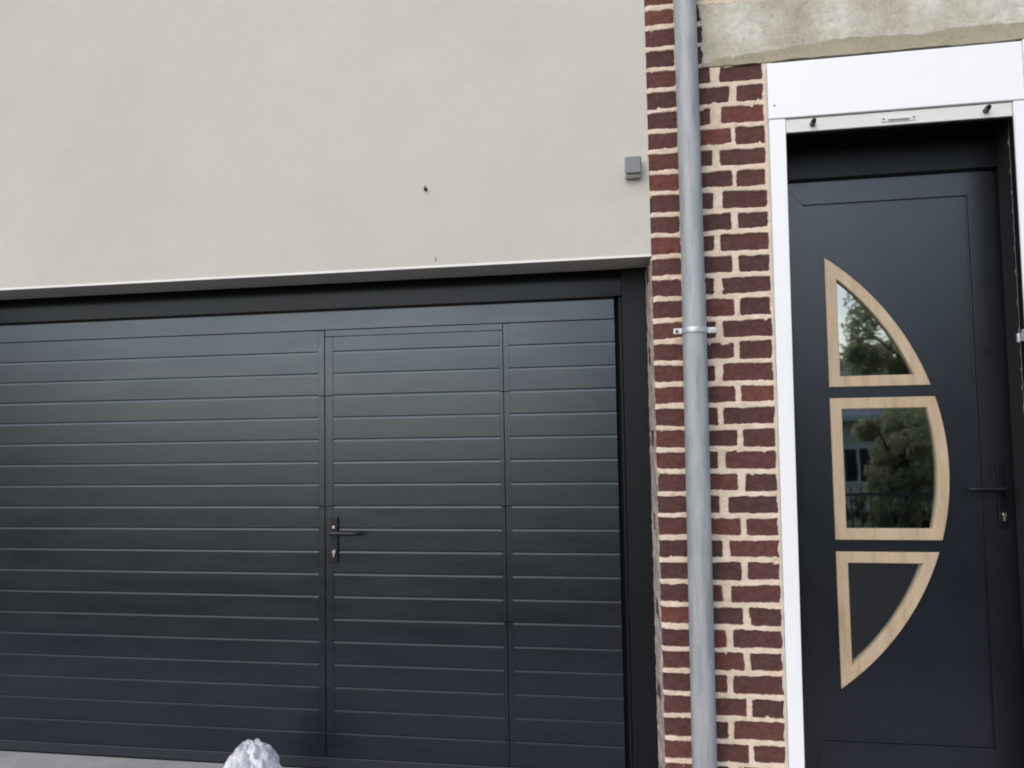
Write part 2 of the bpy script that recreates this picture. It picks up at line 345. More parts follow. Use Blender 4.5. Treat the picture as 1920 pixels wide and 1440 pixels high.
def place_left(s, z, h):
    # rounded corner between the reveal (s<0) and the face (s>0); ragged arris
    chip = np.maximum(0, -vnoise(s * 0, z, .035, 77) - .05) * .016 + vnoise(s * 0, z, .012, 78) * .003
    L = rc * math.pi / 2
    x = np.where(s > L, XL + rc + (s - L), np.where(s < 0, XL + s * .10 * (z < 2.2), XL + rc - rc * np.cos(s / rc)))
    y = np.where(s > L, YF, np.where(s < 0, YF + rc - s, YF + rc - rc * np.sin(s / rc)))
    nx = np.where(s > L, 0, np.where(s < 0, -1, -np.cos(s / rc))); ny = np.where(s > L, -1, np.where(s < 0, 0, -np.sin(s / rc)))
    near = np.exp(-((s - L / 2) / .014) ** 2)
    x = x + nx * h + near * chip * .8; y = y + ny * h + near * chip * .6
    return np.stack([x, y, z], 1)
t_brick = thing('brick_wall', 'dark red brick wall with wide cream mortar joints behind the downpipe', 'wall', (.3, -.26, 0))
relief('pier', np.arange(-.30, .488, .0024), np.arange(-.02, 3.42, .0024), spans_left, place_left, t_brick, 1)
def spans_wide(row):
    L = []; x = -.3 - (.12 if row % 2 else 0)
    k = 0
    while x < 3:
        wd = .22 if (k + row) % 2 else .105
        L.append((x, x + wd, jr(row, k + 3), jr(row, k + 33))); x += wd + .026; k += 1
    return L
relief('upper_wall', np.arange(.0, 2.6, .006), np.arange(3.41, 5.2, .006), spans_wide, lambda s, z, h: np.stack([s + XL, YF - h, z], 1), t_brick, 5)
relief('upper_wall', np.arange(.0, 2.12, .006), np.arange(3.19, 3.42, .0048), spans_wide, lambda s, z, h: np.stack([s + XL + .49, YF + .002 - h, z], 1), t_brick, 6)
# right of the front door, turning into the door reveal
XR = 1.398
def place_right(s, z, h):
    # s<0: reveal running back from the corner, s>0: face running right
    chip = (np.maximum(0, vnoise(s * 0, z, .05, 91)) * .05 + vnoise(s * 0, z, .014, 92) * .006) * np.exp(-(s / .022) ** 2)
    x = np.where(s > 0, XR + s, XR) - np.where(s <= 0, h, 0) - chip
    y = np.where(s > 0, YF - h, YF - s)
    return np.stack([x, y, z], 1)
relief('pier', np.arange(-.14, 1.3, .004), np.arange(-.02, 3.0, .004), spans_wide, place_right, t_brick, 9)
bm = bmesh.new(); box(bm, XL + .012, .525, -.2, .25, -.1, 3.3); box(bm, 1.44, 2.6, -.1, .25, -.1, 2.96); box(bm, XL + .02, 2.6, -.2, .25, 2.965, 5.2)
obj('masonry_core', bm, simple('masonry', (.3, .25, .2), .9), t_brick)
# ------------------------------------------------------------------ concrete lintel (weathered relief block)
def rough_block(name, x0, x1, z0, z1, yf, yb, mat, step, seed, amp, edge_amp, parent=None):
    xs = np.arange(x0, x1 + 1e-6, step); zs = np.arange(z0, z1 + 1e-6, step); x, z = np.meshgrid(xs, zs, indexing='ij'); nx, nz = x.shape
    h = vnoise(x, z, .12, seed) * amp + vnoise(x, z, .03, seed + 1) * amp * .5 + vnoise(x, z, .011, seed + 2) * amp * .35
    pit = np.maximum(0, vnoise(x, z, .016, seed + 3) - .36) * .035; h = h - pit
    ex = np.zeros_like(x); ez = np.zeros_like(x)
    dl = np.exp(-(x - x0) / .012); db = np.exp(-(z - z0) / .010); dt = np.exp(-(z1 - z) / .010)
    ex += dl * (vnoise(z * 0, z, .03, seed + 5) * edge_amp * 2.2 + vnoise(z * 0, z, .009, seed + 6) * edge_amp)
    ez += db * vnoise(x, x * 0, .04, seed + 7) * edge_amp + dt * (vnoise(x, x * 0, .04, seed + 8) * edge_amp + vnoise(x, x * 0, .01, seed + 9) * edge_amp * .6)
    y = yf - h; rim = np.zeros_like(x, bool); rim[0, :] = rim[-1, :] = True; rim[:, 0] = rim[:, -1] = True
    co = np.stack([x + ex, y, z + ez], -1).reshape(-1, 3)
    a = (np.arange(nx - 1)[:, None] * nz + np.arange(nz - 1)[None, :]).ravel()
    faces = np.stack([a, a + nz, a + nz + 1, a + 1], 1).tolist()
    loop = [(i, 0) for i in range(nx)] + [(nx - 1, j) for j in range(1, nz)] + [(i, nz - 1) for i in range(nx - 2, -1, -1)] + [(0, j) for j in range(nz - 2, 0, -1)]
    ids = [i * nz + j for i, j in loop]; base = len(co); back = co[ids].copy(); back[:, 1] = yb; co = np.vstack([co, back]); n = len(ids)
    for k in range(n): faces.append([ids[(k + 1) % n], ids[k], base + k, base + (k + 1) % n])
    me = bpy.data.meshes.new(name); me.from_pydata(co.tolist(), [], faces); me.update()
    return objm(name, me, mat, parent, True)
tag(rough_block('concrete_lintel', .262, 2.45, 2.953, 3.206, -.272, -.1, M_conc, .006, 21, .004, .006), 'weathered grey concrete lintel stained ochre above the front door', 'lintel')
# ------------------------------------------------------------------ garage door
gd = thing('garage_door', 'wide anthracite sectional garage door with horizontal ribs and wicket door', 'garage door', (-2.0, 0, .05))
GZ = lambda i: 2.0 - .1 * i
def ribbed(x0, x1, ztop, zbot, grooves, strip_l=0., strip_r=0., yf=0.):
    """skin with horizontal V grooves; section joints (deeper) run right across, ribs stop at the flat edge strips"""
    bm = bmesh.new()
    joints = [z for z in (1.7, 1.2, .7, .2) if zbot + .01 < z < ztop]
    xa, xb = x0 + strip_l, x1 - strip_r
    prof = [(yf, ztop)]
    for z in grooves:
        jt = any(abs(z - q) < .001 for q in joints); dp = .0085 if jt else .0050; hw = .0030 if jt else .0018
        prof += [(yf, z + hw + .0030), (yf + .0008, z + hw + .0012), (yf + dp, z + hw), (yf + dp, z + .0004), (yf + .0016, z - .0005), (yf + .0008, z - .0014), (yf, z - .0085)]
    prof.append((yf, zbot))
    L = [bm.verts.new((xa, y, z)) for y, z in prof]; Rr = [bm.verts.new((xb, y, z)) for y, z in prof]
    for k in range(len(prof) - 1): bm.faces.new((L[k], L[k + 1], Rr[k + 1], Rr[k]))
    # groove ends
    zs = [ztop] + joints + [zbot]
    for (p, q) in ((x0, xa), (xb, x1)):
        if q - p < .002: continue
        for a, b in zip(zs, zs[1:]):
            ta = a - (.0012 if a != ztop else 0); tb = b + (.0012 if b != zbot else 0)
            box(bm, p, q, yf, yf + .02, tb, ta, .0008, 1)
    return bm
# left leaf, right leaf
gl_ = [GZ(i) for i in range(1, 19)]
obj('ribbed_panel', ribbed(-4.40, -1.4385, 1.9992, .096, gl_, .03, .030), M_garage, gd)
obj('ribbed_panel', ribbed(-.6063, -.118, 1.9992, .096, gl_, .026, 0), M_garage, gd)
bm = bmesh.new(); box(bm, -4.4, -.118, 0, .02, 2.0032, 2.087, .0008, 1); box(bm, -4.4, -.118, .0245, .06, .06, 2.19)
obj('top_rail', bm, M_garage, gd, True)
# dark line behind gaps
bm = bmesh.new(); box(bm, -1.46, -.59, .0205, .024, .05, 1.985); box(bm, -4.4, -.118, .0205, .024, 1.986, 2.03); box(bm, -.119, -.098, .040, .044, .05, 2.12)
obj('gasket', bm, M_gasket, gd)
wd = objm('wicket_door', bpy.data.meshes.new('wicket_door'), M_garage, gd)
bm = ribbed(-1.4345, -.6085, 1.969, .096, [GZ(i) for i in range(1, 19)], .0375, .016, -.0012)
box(bm, -1.4345, -.6085, -.0012, .02, 1.9715, 2.0000, .0008, 1)
box(bm, -1.4365, -1.4335, .006, .0202, .096, 2.0, 0); box(bm, -1.3975, -1.3955, -.0030, .0, .097, 1.968, .0005, 1)
bm.to_mesh(wd.data); bm.free(); wd.data.transform(Matrix.Translation(-gd.location))
# bottom profile and seal
bm = bmesh.new(); box(bm, -4.4, -.118, -.010, .03, .050, .0945, .003)
obj('bottom_rail', bm, simple('bottom_rail_paint', (.016, .020, .030), .36, var=.06), gd, True, 'slightly lighter bottom rail')
bm = bmesh.new(); box(bm, -4.4, -.118, -.006, .03, .0422, .0500, .001)
obj('seal', bm, M_gasket, gd)
# frame: header and jamb
bm = bmesh.new()
box(bm, -4.45, -.0835, -.022, .07, 2.0955, 2.2110, .002)
obj('header', bm, M_head, gd, True)
bm = bmesh.new()
box(bm, -.098, -.0865, -.006, .07, .043, 2.0953, .001); box(bm, -.083, .0285, -.034, .07, .043, 2.2105, .004); box(bm, -.0865, -.083, .004, .05, .043, 2.0953)
obj('jamb', bm, M_frame, gd, True)
bm = bmesh.new(); box(bm, .02, .12, .02, .10, .043, 2.25); obj('backing', bm, M_dark, gd)
bm = bmesh.new(); box(bm, -4.45, -4.402, -.03, .07, .043, 2.0953, .004)
obj('jamb', bm, M_frame, gd, True)
# wicket handle
def handle(parent, X, z, ylev, yp, w2, zlo, zhi, sgn, length, name='door_handle'):
    bm = bmesh.new()
    box(bm, X - w2, X + w2, yp - .010, yp, z + zlo, z + zhi, .0035, 3)
    cyl(bm, (X, yp - .008, z), (X, yp - .014, z), .0135, n=24)
    cyl(bm, (X, yp - .012, z), (X, ylev, z), .0085, n=20)
    # flattened lever made of swept sections, tip turned slightly back
    secs = []
    nseg = 14
    for k in range(nseg + 1):
        q = k / nseg; x = X + sgn * (-.010 + (length + .010) * q); yy = ylev + (.0 if q < .8 else (q - .8) ** 2 * .35)
        rz = .0105 - .0025 * q; ry = .0070 - .0015 * q
        if k == 0 or k == nseg: rz *= .55; ry *= .55
        secs.append([bm.verts.new((x, yy + ry * math.cos(a), z + rz * math.sin(a))) for a in [2 * math.pi * j / 14 for j in range(14)]])
    for a, b in zip(secs, secs[1:]):
        for j in range(14): bm.faces.new((a[j], a[(j + 1) % 14], b[(j + 1) % 14], b[j]))
    bm.faces.new(secs[0][::-1]); bm.faces.new(secs[-1])
    bmesh.ops.recalc_face_normals(bm, faces=bm.faces[:])
    return bm
M_h2 = simple('anthracite_handle', (.007, .007, .010), .4, spec=.35, var=.08)
obj('door_handle', handle(wd, -1.389, 1.084, -.058, -.0012, .017, -.136, .070, 1, .138), M_h2, wd, True)
def euro(bm, X, y0, y1, z):
    cyl(bm, (X, y0, z), (X, y1, z), .0085, n=24, bev=.0012); box(bm, X - .0048, X + .0048, y0 + .0003, y1, z - .024, z - .002, .002, 2)
bm = bmesh.new(); euro(bm, -1.389, -.020, -.010, .998); obj('lock_cylinder', bm, M_chrome, wd, True)
bm = bmesh.new(); cyl(bm, (-1.391, -.0185, 1.108), (-1.391, -.010, 1.108), .0065, n=20, bev=.002); obj('screw_cap', bm, M_chrome, wd, True)
# ------------------------------------------------------------------ front door
fd = thing('front_door', 'anthracite front door with three curved oak trimmed glass panes', 'front door', (.97, -.1, .05))
YD = -.10
bm = bmesh.new()    # frame
box(bm, 1.3905, 1.445, -.125, -.02, .05, 2.640, .002); box(bm, 1.398, 1.4435, -.150, -.1252, .05, 2.640, .002)
box(bm, .50, .5725, -.125, -.02, .05, 2.640, .002); box(bm, .5727, 1.3903, -.125, -.02, 2.5195, 2.6400, .002)
obj('door_frame', bm, M_frame, fd, True)
bm = bmesh.new(); box(bm, .5, 1.44, -.10, .05, 2.6405, 2.80); box(bm, .5, 1.44, -.262, -.10, 2.70, 2.80)
obj('head_lining', bm, M_dark, fd)
bm = bmesh.new(); box(bm, 1.3745, 1.3895, -.262, -.127, .05, 2.70, .001)
obj('reveal_lining', bm, M_dark, fd, True)
bm = bmesh.new(); prev = None; rr_ = random.Random(4)
for k in range(0, 520):
    z = .06 + k * .005; lump = max(0, math.sin(z * 74 + math.sin(z * 11) * 2) - .35) * .011
    xx = 1.3725 - .0015 - lump - rr_.uniform(0, .0022); yy = -.264 - lump * .5 - rr_.uniform(0, .001)
    cur = [bm.verts.new((1.376, -.250 + lump, z)), bm.verts.new((xx, -.254 + rr_.uniform(-.001, .001), z)), bm.verts.new((xx + .002, yy, z)), bm.verts.new((1.385, -.266, z))]
    if prev:
        for a in range(3): bm.faces.new((prev[a], prev[a + 1], cur[a + 1], cur[a]))
    prev = cur
obj('mortar_edge', bm, simple('rough_mortar', (.20, .19, .17), .9, var=.5, vs=25), fd, 'all', 'ragged grey mortar edge')
CX, CZ, RO = .102, 1.351, 1.057
def arc_pts(rad, zA, zB, n=26):
    a0 = math.asin((zA - CZ) / rad); a1 = math.asin((zB - CZ) / rad)
    return [(CX + rad * math.cos(a0 + (a1 - a0) * k / n), CZ + rad * math.sin(a0 + (a1 - a0) * k / n)) for k in range(n + 1)]
def seg(p, q, n=6): return [(p[0] + (q[0] - p[0]) * k / n, p[1] + (q[1] - p[1]) * k / n) for k in range(n)]
def loop_tip_up(x, z, rad):        # lower-left, lower-right, tip
    tip = (x, CZ + math.sqrt(rad ** 2 - (x - CX) ** 2)); A = arc_pts(rad, z, tip[1])
    return seg((x, z), A[0]) + A[:-1] + seg(tip, (x, z))
def loop_mid(x, z0, z1, rad):
    A = arc_pts(rad, z0, z1); return seg((x, z0), A[0]) + A[:-1] + seg(A[-1], (x, z1)) + seg((x, z1), (x, z0))
def loop_tip_dn(x, z, rad):
    return [(a, 2 * CZ - b) for a, b in loop_tip_up(x, 2 * CZ - z, rad)][::-1]
W_ = .0435; RI = RO - W_
X0_, X1_ = .7295, .7295 + W_
outer = [loop_tip_up(X0_, 1.678, RO), loop_mid(X0_, 1.076, 1.634, RO), loop_tip_dn(X0_, 1.030, RO)]
inner = [loop_tip_up(X1_, 1.678 + W_, RI), loop_mid(X1_, 1.076 + W_, 1.634 - W_, RI), loop_tip_dn(X1_, 1.030 - W_, RI)]
# leaf: stiles and rails mitred round a recessed panel, with three openings
YP = YD + .009
lx0, lx1, lz0, lz1 = .576, 1.387, .06, 2.5125; px0, px1, pz0, pz1 = .655, 1.2725, .300, 2.421
leaf = bmesh.new()
def rail(pts):
    t_ = bmesh.new(); vs = [t_.verts.new((x, YD, z)) for x, z in pts]; fc = t_.faces.new(vs); rr = bmesh.ops.extrude_face_region(t_, geom=[fc])
    for v in rr['geom']:
        if isinstance(v, bmesh.types.BMVert): v.co.y = YD + .05
    bmesh.ops.recalc_face_normals(t_, faces=t_.faces[:])
    bmesh.ops.bevel(t_, geom=[e for e in t_.edges if abs(e.verts[0].co.y - YD) < 1e-6 and abs(e.verts[1].co.y - YD) < 1e-6], offset=.0012, segments=2, affect='EDGES')
    merge(leaf, t_)
e_ = .0004
rail([(lx0 + e_, lz1), (lx1 - e_, lz1), (px1 - e_, pz1), (px0 + e_, pz1)]); rail([(lx0 + e_, lz0), (px0 + e_, pz0), (px1 - e_, pz0), (lx1 - e_, lz0)])
rail([(lx0, lz0 + e_), (lx0, lz1 - e_), (px0, pz1 - e_), (px0, pz0 + e_)]); rail([(lx1, lz0 + e_), (px1, pz0 + e_), (px1, pz1 - e_), (lx1, lz1 - e_)])
t_ = bmesh.new()
def ring(b, pts, y): 
    vs = [b.verts.new((x, y, z)) for x, z in pts]; return [b.edges.new((vs[k], vs[(k + 1) % len(vs)])) for k in range(len(vs))]
edges = ring(t_, [(px0 + .001, pz0 + .001), (px1 - .001, pz0 + .001), (px1 - .001, pz1 - .001), (px0 + .001, pz1 - .001)], YP)
mids = [[((a[0] + b[0]) / 2, (a[1] + b[1]) / 2) for a, b in zip(o_, i_)] for o_, i_ in zip(outer, inner)]
for mm_ in mids: edges += ring(t_, mm_, YP)
bmesh.ops.triangle_fill(t_, use_beauty=True, edges=edges)
for fc in t_.faces:
    if fc.normal.y > 0: fc.normal_flip()
merge(leaf, t_)
lf = obj('door_leaf', leaf, M_door, fd)
# bead highlights round the panel
bm = bmesh.new(); box(bm, px1 - .0052, px1 - .0012, YP - .006, YP, pz0 + .003, pz1 - .004, .0012, 2); box(bm, px0 + .003, px1 - .006, YP - .005, YP, pz0 + .001, pz0 + .006, .0015, 2)
obj('panel_bead', bm, M_door, lf, True)
for o_, i_ in zip(outer, inner):
    bm = bmesh.new(); n = len(o_)
    def rg(pts, y): return [bm.verts.new((x, y, z)) for x, z in pts]
    def off(pts, other, d): return [(p[0] + (q[0] - p[0]) * d, p[1] + (q[1] - p[1]) * d) for p, q in zip(pts, other)]
    lo = [rg(o_, YP + .001), rg(o_, YP - .0085), rg(off(o_, i_, .06), YP - .0110), rg(off(o_, i_, .94), YP - .0110), rg(i_, YP - .0085), rg(i_, YP + .012)]
    for a, b in zip(lo, lo[1:]):
        for k in range(n): bm.faces.new((a[k], a[(k + 1) % n], b[(k + 1) % n], b[k]))
    bmesh.ops.recalc_face_normals(bm, faces=bm.faces[:])
    wf = obj('glazing_trim', bm, M_wood, fd, True)
    bm = bmesh.new(); ring_in = [bm.verts.new((x, YP + .010, z)) for x, z in mids[outer.index(o_)]]; bm.faces.new(ring_in)
    for fc in bm.faces:
        if fc.normal.y > 0: fc.normal_flip()
    ext = bmesh.ops.extrude_face_region(bm, geom=bm.faces[:])
    for v in ext['geom']:
        if isinstance(v, bmesh.types.BMVert): v.co.y += .006
    bmesh.ops.recalc_face_normals(bm, faces=bm.faces[:])
    obj('glass_pane', bm, M_glass, wf)
bm = bmesh.new(); box(bm, px0 - .02, px1 + .02, YD + .0505, YD + .06, lz0, lz1)
obj('dark_room_sheet', bm, M_glassback, fd)  # black sheet whose colour stands in for the unlit room behind the panes
obj('door_handle', handle(fd, 1.338, 1.276, -.163, YD, .016, -.150, .095, -1, .140), M_handle, fd, True)
bm = bmesh.new(); euro(bm, 1.338, -.124, -.110, 1.176); obj('lock_cylinder', bm, M_chrome, fd, True)
bm = bmesh.new(); box(bm, .5, 1.44, -.24, -.02, .0425, .0585, .004); obj('threshold', bm, M_galv, fd, True)
# ------------------------------------------------------------------ roller shutter
rs = thing('roller_shutter', 'white roller shutter box with guide rails framing the front door', 'shutter', (.95, -.3, 0))
bm = bmesh.new(); box(bm, .5015, 1.4045, -.312, -.262, 2.7065, 2.9265, .004, 3)
obj('shutter_box', bm, M_white, rs, True)
bm = bmesh.new(); box(bm, 1.4057, 1.470, -.315, -.262, 2.7065, 2.932, .004, 3); obj('end_cap', bm, M_white, rs, True)
bm = bmesh.new(); poly_prism(bm, [(.5035, 2.7045), (.4895, .043), (.5430, .043), (.5635, 2.7045)], -.310, -.2605, .003); obj('guide_rail', bm, M_white, rs, True)
bm = bmesh.new(); poly_prism(bm, [(1.365, 2.7045), (1.365, .043), (1.465, .043), (1.465, 2.7045)], -.310, -.2605, .003); obj('guide_rail', bm, M_white, rs, True)
bm = bmesh.new(); box(bm, 1.3615, 1.3648, -.300, -.27, .043, 2.6475); obj('brush_strip', bm, M_gasket, rs)
sl = bmesh.new(); box(sl, .5645, 1.3635, -.303, -.285, 2.6505, 2.7030, .003, 3); sl = obj('end_slat', sl, M_offwhite, rs, True)
bm = bmesh.new(); box(bm, .5645, 1.3635, -.300, -.288, 2.6440, 2.6503, .001); obj('rubber_seal', bm, M_gasket, sl)
for X in (.662, 1.272):
    bm = bmesh.new(); cyl(bm, (X, -.302, 2.676), (X, -.330, 2.680), .0105, .0095, n=28, bev=.002); st = obj('stop', bm, M_stop, rs, True)
    bm = bmesh.new(); cyl(bm, (X, -.3302, 2.680), (X + .001, -.339, 2.682), .0085, .007, n=24, bev=.002); obj('rubber_tip', bm, M_handle, st, True)
bm = bmesh.new(); box(bm, .908, 1.032, -.3065, -.303, 2.6635, 2.6815, .0012); box(bm, .932, 1.008, -.313, -.3065, 2.6685, 2.6775, .002)
pl = obj('pull_plate', bm, M_offwhite, rs, True)
for X in (.917, 1.023):
    bm = bmesh.new(); cyl(bm, (X, -.3078, 2.6735), (X, -.306, 2.6735), .0038, n=16); obj('screw', bm, M_stop, pl)
bm = bmesh.new(); cyl(bm, (.524, -.3135, 2.758), (.524, -.311, 2.758), .0035, n=16); obj('screw', bm, M_stop, rs)
# caulk between trim and brick: irregular bead
bm = bmesh.new(); prev = None
for k in range(0, 260):
    z = .045 + k * .011; X = .4885 + (.5025 - .4885) * z / 2.7; wv = .006 + .0025 * math.sin(k * .7) + random.uniform(-.0018, .0018)
    cur = [bm.verts.new((X - wv, -.2615, z)), bm.verts.new((X - wv * .35, -.268 - random.uniform(0, .0015), z)), bm.verts.new((X + .001, -.270, z))]
    if prev: bm.faces.new((prev[0], prev[1], cur[1], cur[0])); bm.faces.new((prev[1], prev[2], cur[2], cur[1]))
    prev = cur
obj('sealant_bead', bm, simple('cream_sealant', (.58, .54, .46), .7, var=.1, vs=20), rs, 'all')
# catch on the right side of the door opening
bm = bmesh.new(); box(bm, 1.352, 1.3625, -.322, -.296, 1.818, 1.862, .004, 3); cyl(bm, (1.353, -.324, 1.855), (1.353, -.318, 1.822), .005, .003, n=12); box(bm, 1.340, 1.352, -.300, -.285, 1.815, 1.850, .004, 2)
tag(obj('shutter_catch', bm, M_galv, None, True), 'small pale metal catch on the door opening beside the right white rail', 'catch')
# ------------------------------------------------------------------ downpipe
dp = thing('downpipe', 'weathered grey zinc downpipe fixed to the brick pier', 'downpipe', (.198, -.33, 0))
def pipe(bm, z0, z1, rad, xf):
    n = 48; m_ = max(2, int((z1 - z0) / .05)); rings = []
    for k in range(m_ + 1):
        z = z0 + (z1 - z0) * k / m_; x = xf(z); rings.append([bm.verts.new((x + rad * math.cos(2 * math.pi * j / n), -.33 + rad * math.sin(2 * math.pi * j / n), z)) for j in range(n)])
    for a, b in zip(rings, rings[1:]):
        for j in range(n): bm.faces.new((a[j], a[(j + 1) % n], b[(j + 1) % n], b[j]))
    bm.faces.new(rings[0][::-1]); bm.faces.new(rings[-1])
xf = lambda z: .1985 if z > 2.08 else .1985 - (2.08 - z) * .0072 + .0
bm = bmesh.new(); pipe(bm, 2.0, 5.1, .0432, xf); obj('pipe_section', bm, M_zinc, dp, True)
bm = bmesh.new(); pipe(bm, .043, 2.076, .0455, xf); pipe(bm, 2.070, 2.078, .0462, xf); obj('pipe_section', bm, M_zinc, dp, True)
# bracket
bm = bmesh.new(); X = xf(1.897); zc = 1.897
n = 48; prof = [(.0458, -.010), (.0490, -.010), (.0500, -.006), (.0500, .006), (.0490, .010), (.0458, .010)]
rings = [[bm.verts.new((X + a * math.cos(2 * math.pi * j / n), -.33 + a * math.sin(2 * math.pi * j / n), zc + b)) for a, b in prof] for j in range(n)]
for j in range(n):
    a, b = rings[j], rings[(j + 1) % n]
    for k in range(len(prof)): bm.faces.new((a[k], b[k], b[(k + 1) % len(prof)], a[(k + 1) % len(prof)]))
bmesh.ops.recalc_face_normals(bm, faces=bm.faces[:])
for s_ in (-1, 1):
    box(bm, min(X + s_ * .048, X + s_ * .079), max(X + s_ * .048, X + s_ * .079), -.336, -.332, zc - .011, zc + .011, .0015); box(bm, min(X + s_ * .048, X + s_ * .079), max(X + s_ * .048, X + s_ * .079), -.329, -.325, zc - .011, zc + .011, .0015)
cyl(bm, (X, -.285, zc), (X, -.25, zc), .006, n=12)
br = obj('pipe_bracket', bm, M_galv, dp, True)
for s_ in (-1, 1):
    bm = bmesh.new(); cyl(bm, (X + s_ * .066, -.340, zc), (X + s_ * .066, -.336, zc), .0065, n=6); cyl(bm, (X + s_ * .066, -.343, zc), (X + s_ * .066, -.320, zc), .0032, n=12); obj('bolt', bm, M_galv if s_ > 0 else M_stop, br)
# ------------------------------------------------------------------ small things on the stucco
jb = thing('junction_box', 'small grey square junction box on the stucco beside the bricks', 'junction box', (-.02, -.25, 2.56))
bm = bmesh.new(); box(bm, -.053, .012, -.285, -.2501, 2.527, 2.606, .007, 3); obj('box_body', bm, M_boxlip, jb, True)
bm = bmesh.new(); box(bm, -.050, .014, -.300, -.2852, 2.537, 2.606, .006, 3); obj('cover', bm, M_box, jb, True)
bm = bmesh.new(); cyl(bm, (-.881, -.252, 2.545), (-.881, -.249, 2.545), .009, n=10); cyl(bm, (-.881, -.262, 2.541), (-.881, -.249, 2.547), .0045, n=10); cyl(bm, (-.881, -.262, 2.555), (-.881, -.262, 2.537), .003, n=8)
tag(obj('wall_anchor', bm, M_anchor, None, True), 'small black screw hook standing out from the middle of the stucco', 'wall hook')
bm = bmesh.new(); box(bm, -.843, -.839, -.2525, -.2495, 2.236, 2.254, .001); 
tag(obj('wall_nail', bm, M_stop, None, True), 'tiny grey nail in the stucco just above the garage opening', 'nail')
# ------------------------------------------------------------------ plastic bag
bm = bmesh.new(); bmesh.ops.create_icosphere(bm, subdivisions=6, radius=1)
from mathutils import noise as mn
for v in bm.verts:
    d = v.co.copy(); p = d * 1.9 + Vector((3.1, 7.7, 1.2))
    wp = p * 1.15 + mn.noise_vector(p * 1.3) * .35
    F = lambda k, o: mn.voronoi(wp * k + Vector((o, o, o)))[0][0]
    rad = .90 + .19 * (1 - 1.5 * F(1.3, 0) ** 2) + .075 * (1 - 1.5 * F(2.2, 5) ** 2) + .05 * (.3 - abs(mn.noise(wp * 2.2)))
    q = d * rad; z = q.z
    wdt = 1.0 if z < 0 else 1 - .22 * min(1, z) ** 1.3
    v.co = Vector((q.x * .118 * wdt + max(0, z) * .0, q.y * .15 * wdt, max(-.115, z * .158)))
for v in bm.verts: v.co += Vector((-1.585, -.40, .134))
tag(obj('plastic_bag', bm, M_bag, None, 'all'), 'crumpled clear plastic bag lying in front of the garage door', 'plastic bag')
# ------------------------------------------------------------------ across the street (seen mirrored in the door glass)
hs = thing('house', 'low beige house with grey roof across the street', 'house', (5, -24, -1.4))
bm = bmesh.new(); box(bm, 1.5, 12.5, -30, -23, -1.5, 1.80); obj('wall', bm, M_render, hs)
bm = bmesh.new()
prf = [(-22.6, 1.78), (-26.5, 3.85), (-30.4, 1.78)]
a = [bm.verts.new((1.2, y, z)) for y, z in prf]; b = [bm.verts.new((12.8, y, z)) for y, z in prf]
bm.faces.new((a[0], b[0], b[1], a[1])); bm.faces.new((a[1], b[1], b[2], a[2])); bm.faces.new((a[0], a[1], a[2])); bm.faces.new((b[2], b[1], b[0])); bm.faces.new((a[2], b[2], b[0], a[0]))
bmesh.ops.recalc_face_normals(bm, faces=bm.faces[:]); rf = obj('roof', bm, M_slate, hs)
bm = bmesh.new(); box(bm, 1.2, 12.8, -22.68, -22.52, 1.66, 1.86, .02); obj('gutter', bm, M_white, rf, True)
for X in (2.6, 4.4, 6.55, 8.8, 10.8):
    bm = bmesh.new()
    for (x0, x1, z0, z1) in ((X - .5, X + .5, .78, .86), (X - .5, X + .5, -.32, -.24), (X - .5, X - .42, -.24, .78), (X + .42, X + .5, -.24, .78), (X - .04, X + .04, -.24, .78)):
        box(bm, x0, x1, -22.995, -22.93, z0, z1)
    wf = obj('window', bm, M_white, hs); bm = bmesh.new(); box(bm, X - .43, X + .43, -22.999, -22.97, -.25, .79); obj('pane', bm, M_winglass, wf)
def tall_house(name, x0, x1, y0, y1, h, label, mat):
    o = thing(name, label, 'house', ((x0 + x1) / 2, y1, -1.2))
    bm = bmesh.new(); box(bm, x0, x1, y0, y1, -2, h); obj('wall', bm, mat, o)
    bm = bmesh.new(); ym = (y0 + y1) / 2
    a = [bm.verts.new((x0 - .3, y, z)) for y, z in ((y1 + .3, h), (ym, h + 2.2), (y0 - .3, h))]; b = [bm.verts.new((x1 + .3, v.co.y, v.co.z)) for v in a]
    bm.faces.new((a[0], b[0], b[1], a[1])); bm.faces.new((a[1], b[1], b[2], a[2])); bm.faces.new(a); bm.faces.new(b[::-1]); bm.faces.new((a[2], b[2], b[0], a[0]))
    bmesh.ops.recalc_face_normals(bm, faces=bm.faces[:]); obj('roof', bm, M_slate, o)
    X = x0 + 1.5
    while X < x1 - 1:
        for z in (.3, 3.2):
            if z + 1.4 < h:
                bm = bmesh.new(); box(bm, X - .5, X + .5, y1 + .002, y1 + .03, z, z + 1.3); obj('window', bm, M_winglass, o)
        X += 2.4
tall_house('house', -42, -29, -30, -22, 5.6, 'tall brick house across the street far to the left', simple('far_brick', (.16, .08, .06), .9))
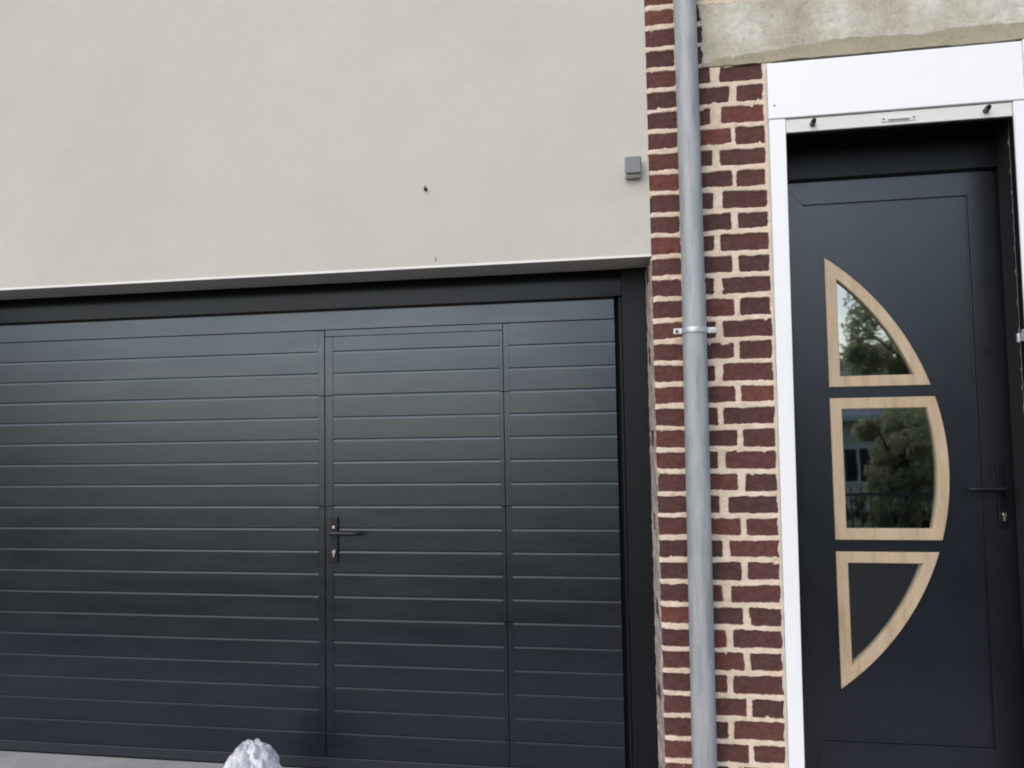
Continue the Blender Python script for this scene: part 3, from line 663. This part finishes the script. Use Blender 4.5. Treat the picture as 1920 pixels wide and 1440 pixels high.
def leaves(n, c, rad, size, mat, parent, name='crown', seed=0, hole=.25):
    rr = np.random.RandomState(seed); cl = []
    for _ in range(90):
        d = rr.normal(size=3); d /= np.linalg.norm(d); cl.append((np.array(c) + d * np.array(rad) * rr.uniform(.25, .95), rr.uniform(.14, .30) * min(rad)))
    vs = []; fs = []
    for k in range(n):
        cc, cr = cl[rr.randint(len(cl))]; d = rr.normal(size=3); d /= np.linalg.norm(d); p = cc + d * cr * rr.uniform(.3, 1.25) ** .6
        a = rr.normal(size=3); a /= np.linalg.norm(a); b = np.cross(a, rr.normal(size=3)); b /= np.linalg.norm(b); s = size * rr.uniform(.6, 1.3)
        i = len(vs); vs += [p - a * s, p + b * s * .45, p + a * s, p - b * s * .45]; fs.append((i, i + 1, i + 2, i + 3))
    me = bpy.data.meshes.new(name); me.from_pydata([tuple(v) for v in vs], [], fs); return objm(name, me, mat, parent)
def tree(x, y, zg, h, rad, mat, label, seed, n=7000, size=.11):
    t = thing('tree', label, 'tree', (x, y, zg), 'trees across the street')
    bm = bmesh.new(); rr = random.Random(seed); top = h - rad[2] * .6
    pts = [Vector((x, y, zg - .1)), Vector((x + .1, y, zg + top * .35)), Vector((x - .05, y + .1, zg + top * .7)), Vector((x + .05, y, zg + top))]
    for k, (a, b) in enumerate(zip(pts, pts[1:])): cyl(bm, a, b, .17 - .04 * k, .17 - .04 * (k + 1), n=10)
    for k in range(9):
        a = pts[1].lerp(pts[3], rr.uniform(.2, 1)); ang = rr.uniform(0, 6.28); b = a + Vector((math.cos(ang) * rad[0] * .7, math.sin(ang) * rad[1] * .7, rr.uniform(.3, .9) * rad[2])); cyl(bm, a, b, .06, .015, n=7)
    obj('trunk', bm, M_bark, t); leaves(n, (x, y, zg + h - rad[2]), rad, size, mat, t, seed=seed)
tree(6.75, -16.5, -.8, 6.9, (2.35, 1.6, 3.2), M_leaf, 'broad green tree standing before the low beige house', 3, 42000, .075)
tree(5.75, -12.6, -.6, 3.4, (1.35, .8, 1.6), M_leaf, 'short bushy green tree behind the street fence', 4, 16000, .045)
tree(12.5, -17, -.9, 7.5, (3.2, 2.6, 3.6), M_leaf2, 'tall dark tree furthest right across the street', 5, 9000, .15)
tree(-28, -17, -.8, 8.5, (3.4, 3.0, 4.0), M_leaf2, 'tall dark tree far to the left across the street', 6, 9000, .16)
tree(-33, -15, -.8, 9.0, (3.6, 3.0, 4.4), M_leaf2, 'tallest tree at the far left end of the street', 8, 9000, .16)
tree(.6, -18, -.9, 7.6, (3.0, 2.2, 3.5), M_leaf2, 'rounded dark tree left of the low house', 9, 8000, .13)
tree(4.75, -13.0, -.65, 2.1, (.75, .6, 1.1), M_leaf, 'low rounded bush at the left end behind the street fence', 14, 9000, .045)
tree(6.9, -12.5, -.6, 2.5, (1.1, .7, 1.3), M_leaf2, 'dark green bush at the right behind the street fence', 15, 12000, .045)
fe = thing('fence', 'dark metal railing fence along the far pavement', 'fence', (6, -11, -.5))
bm = bmesh.new(); box(bm, 0, 14, -11.02, -10.98, .32, .37); box(bm, 0, 14, -11.02, -10.98, -.35, -.31); obj('rail', bm, M_fence, fe)
bm = bmesh.new()
for k in range(90): box(bm, k * .155, k * .155 + .022, -11.01, -10.99, -.5, .46)
tag(obj('bars', bm, M_fence, fe))
hd = thing('hedge', 'low green hedge at the foot of the far house', 'hedge', (6, -13.8, -.7))
leaves(9000, (6.5, -13.6, -.35), (6.5, .5, .45), .06, M_leaf2, hd, 'foliage', 12)
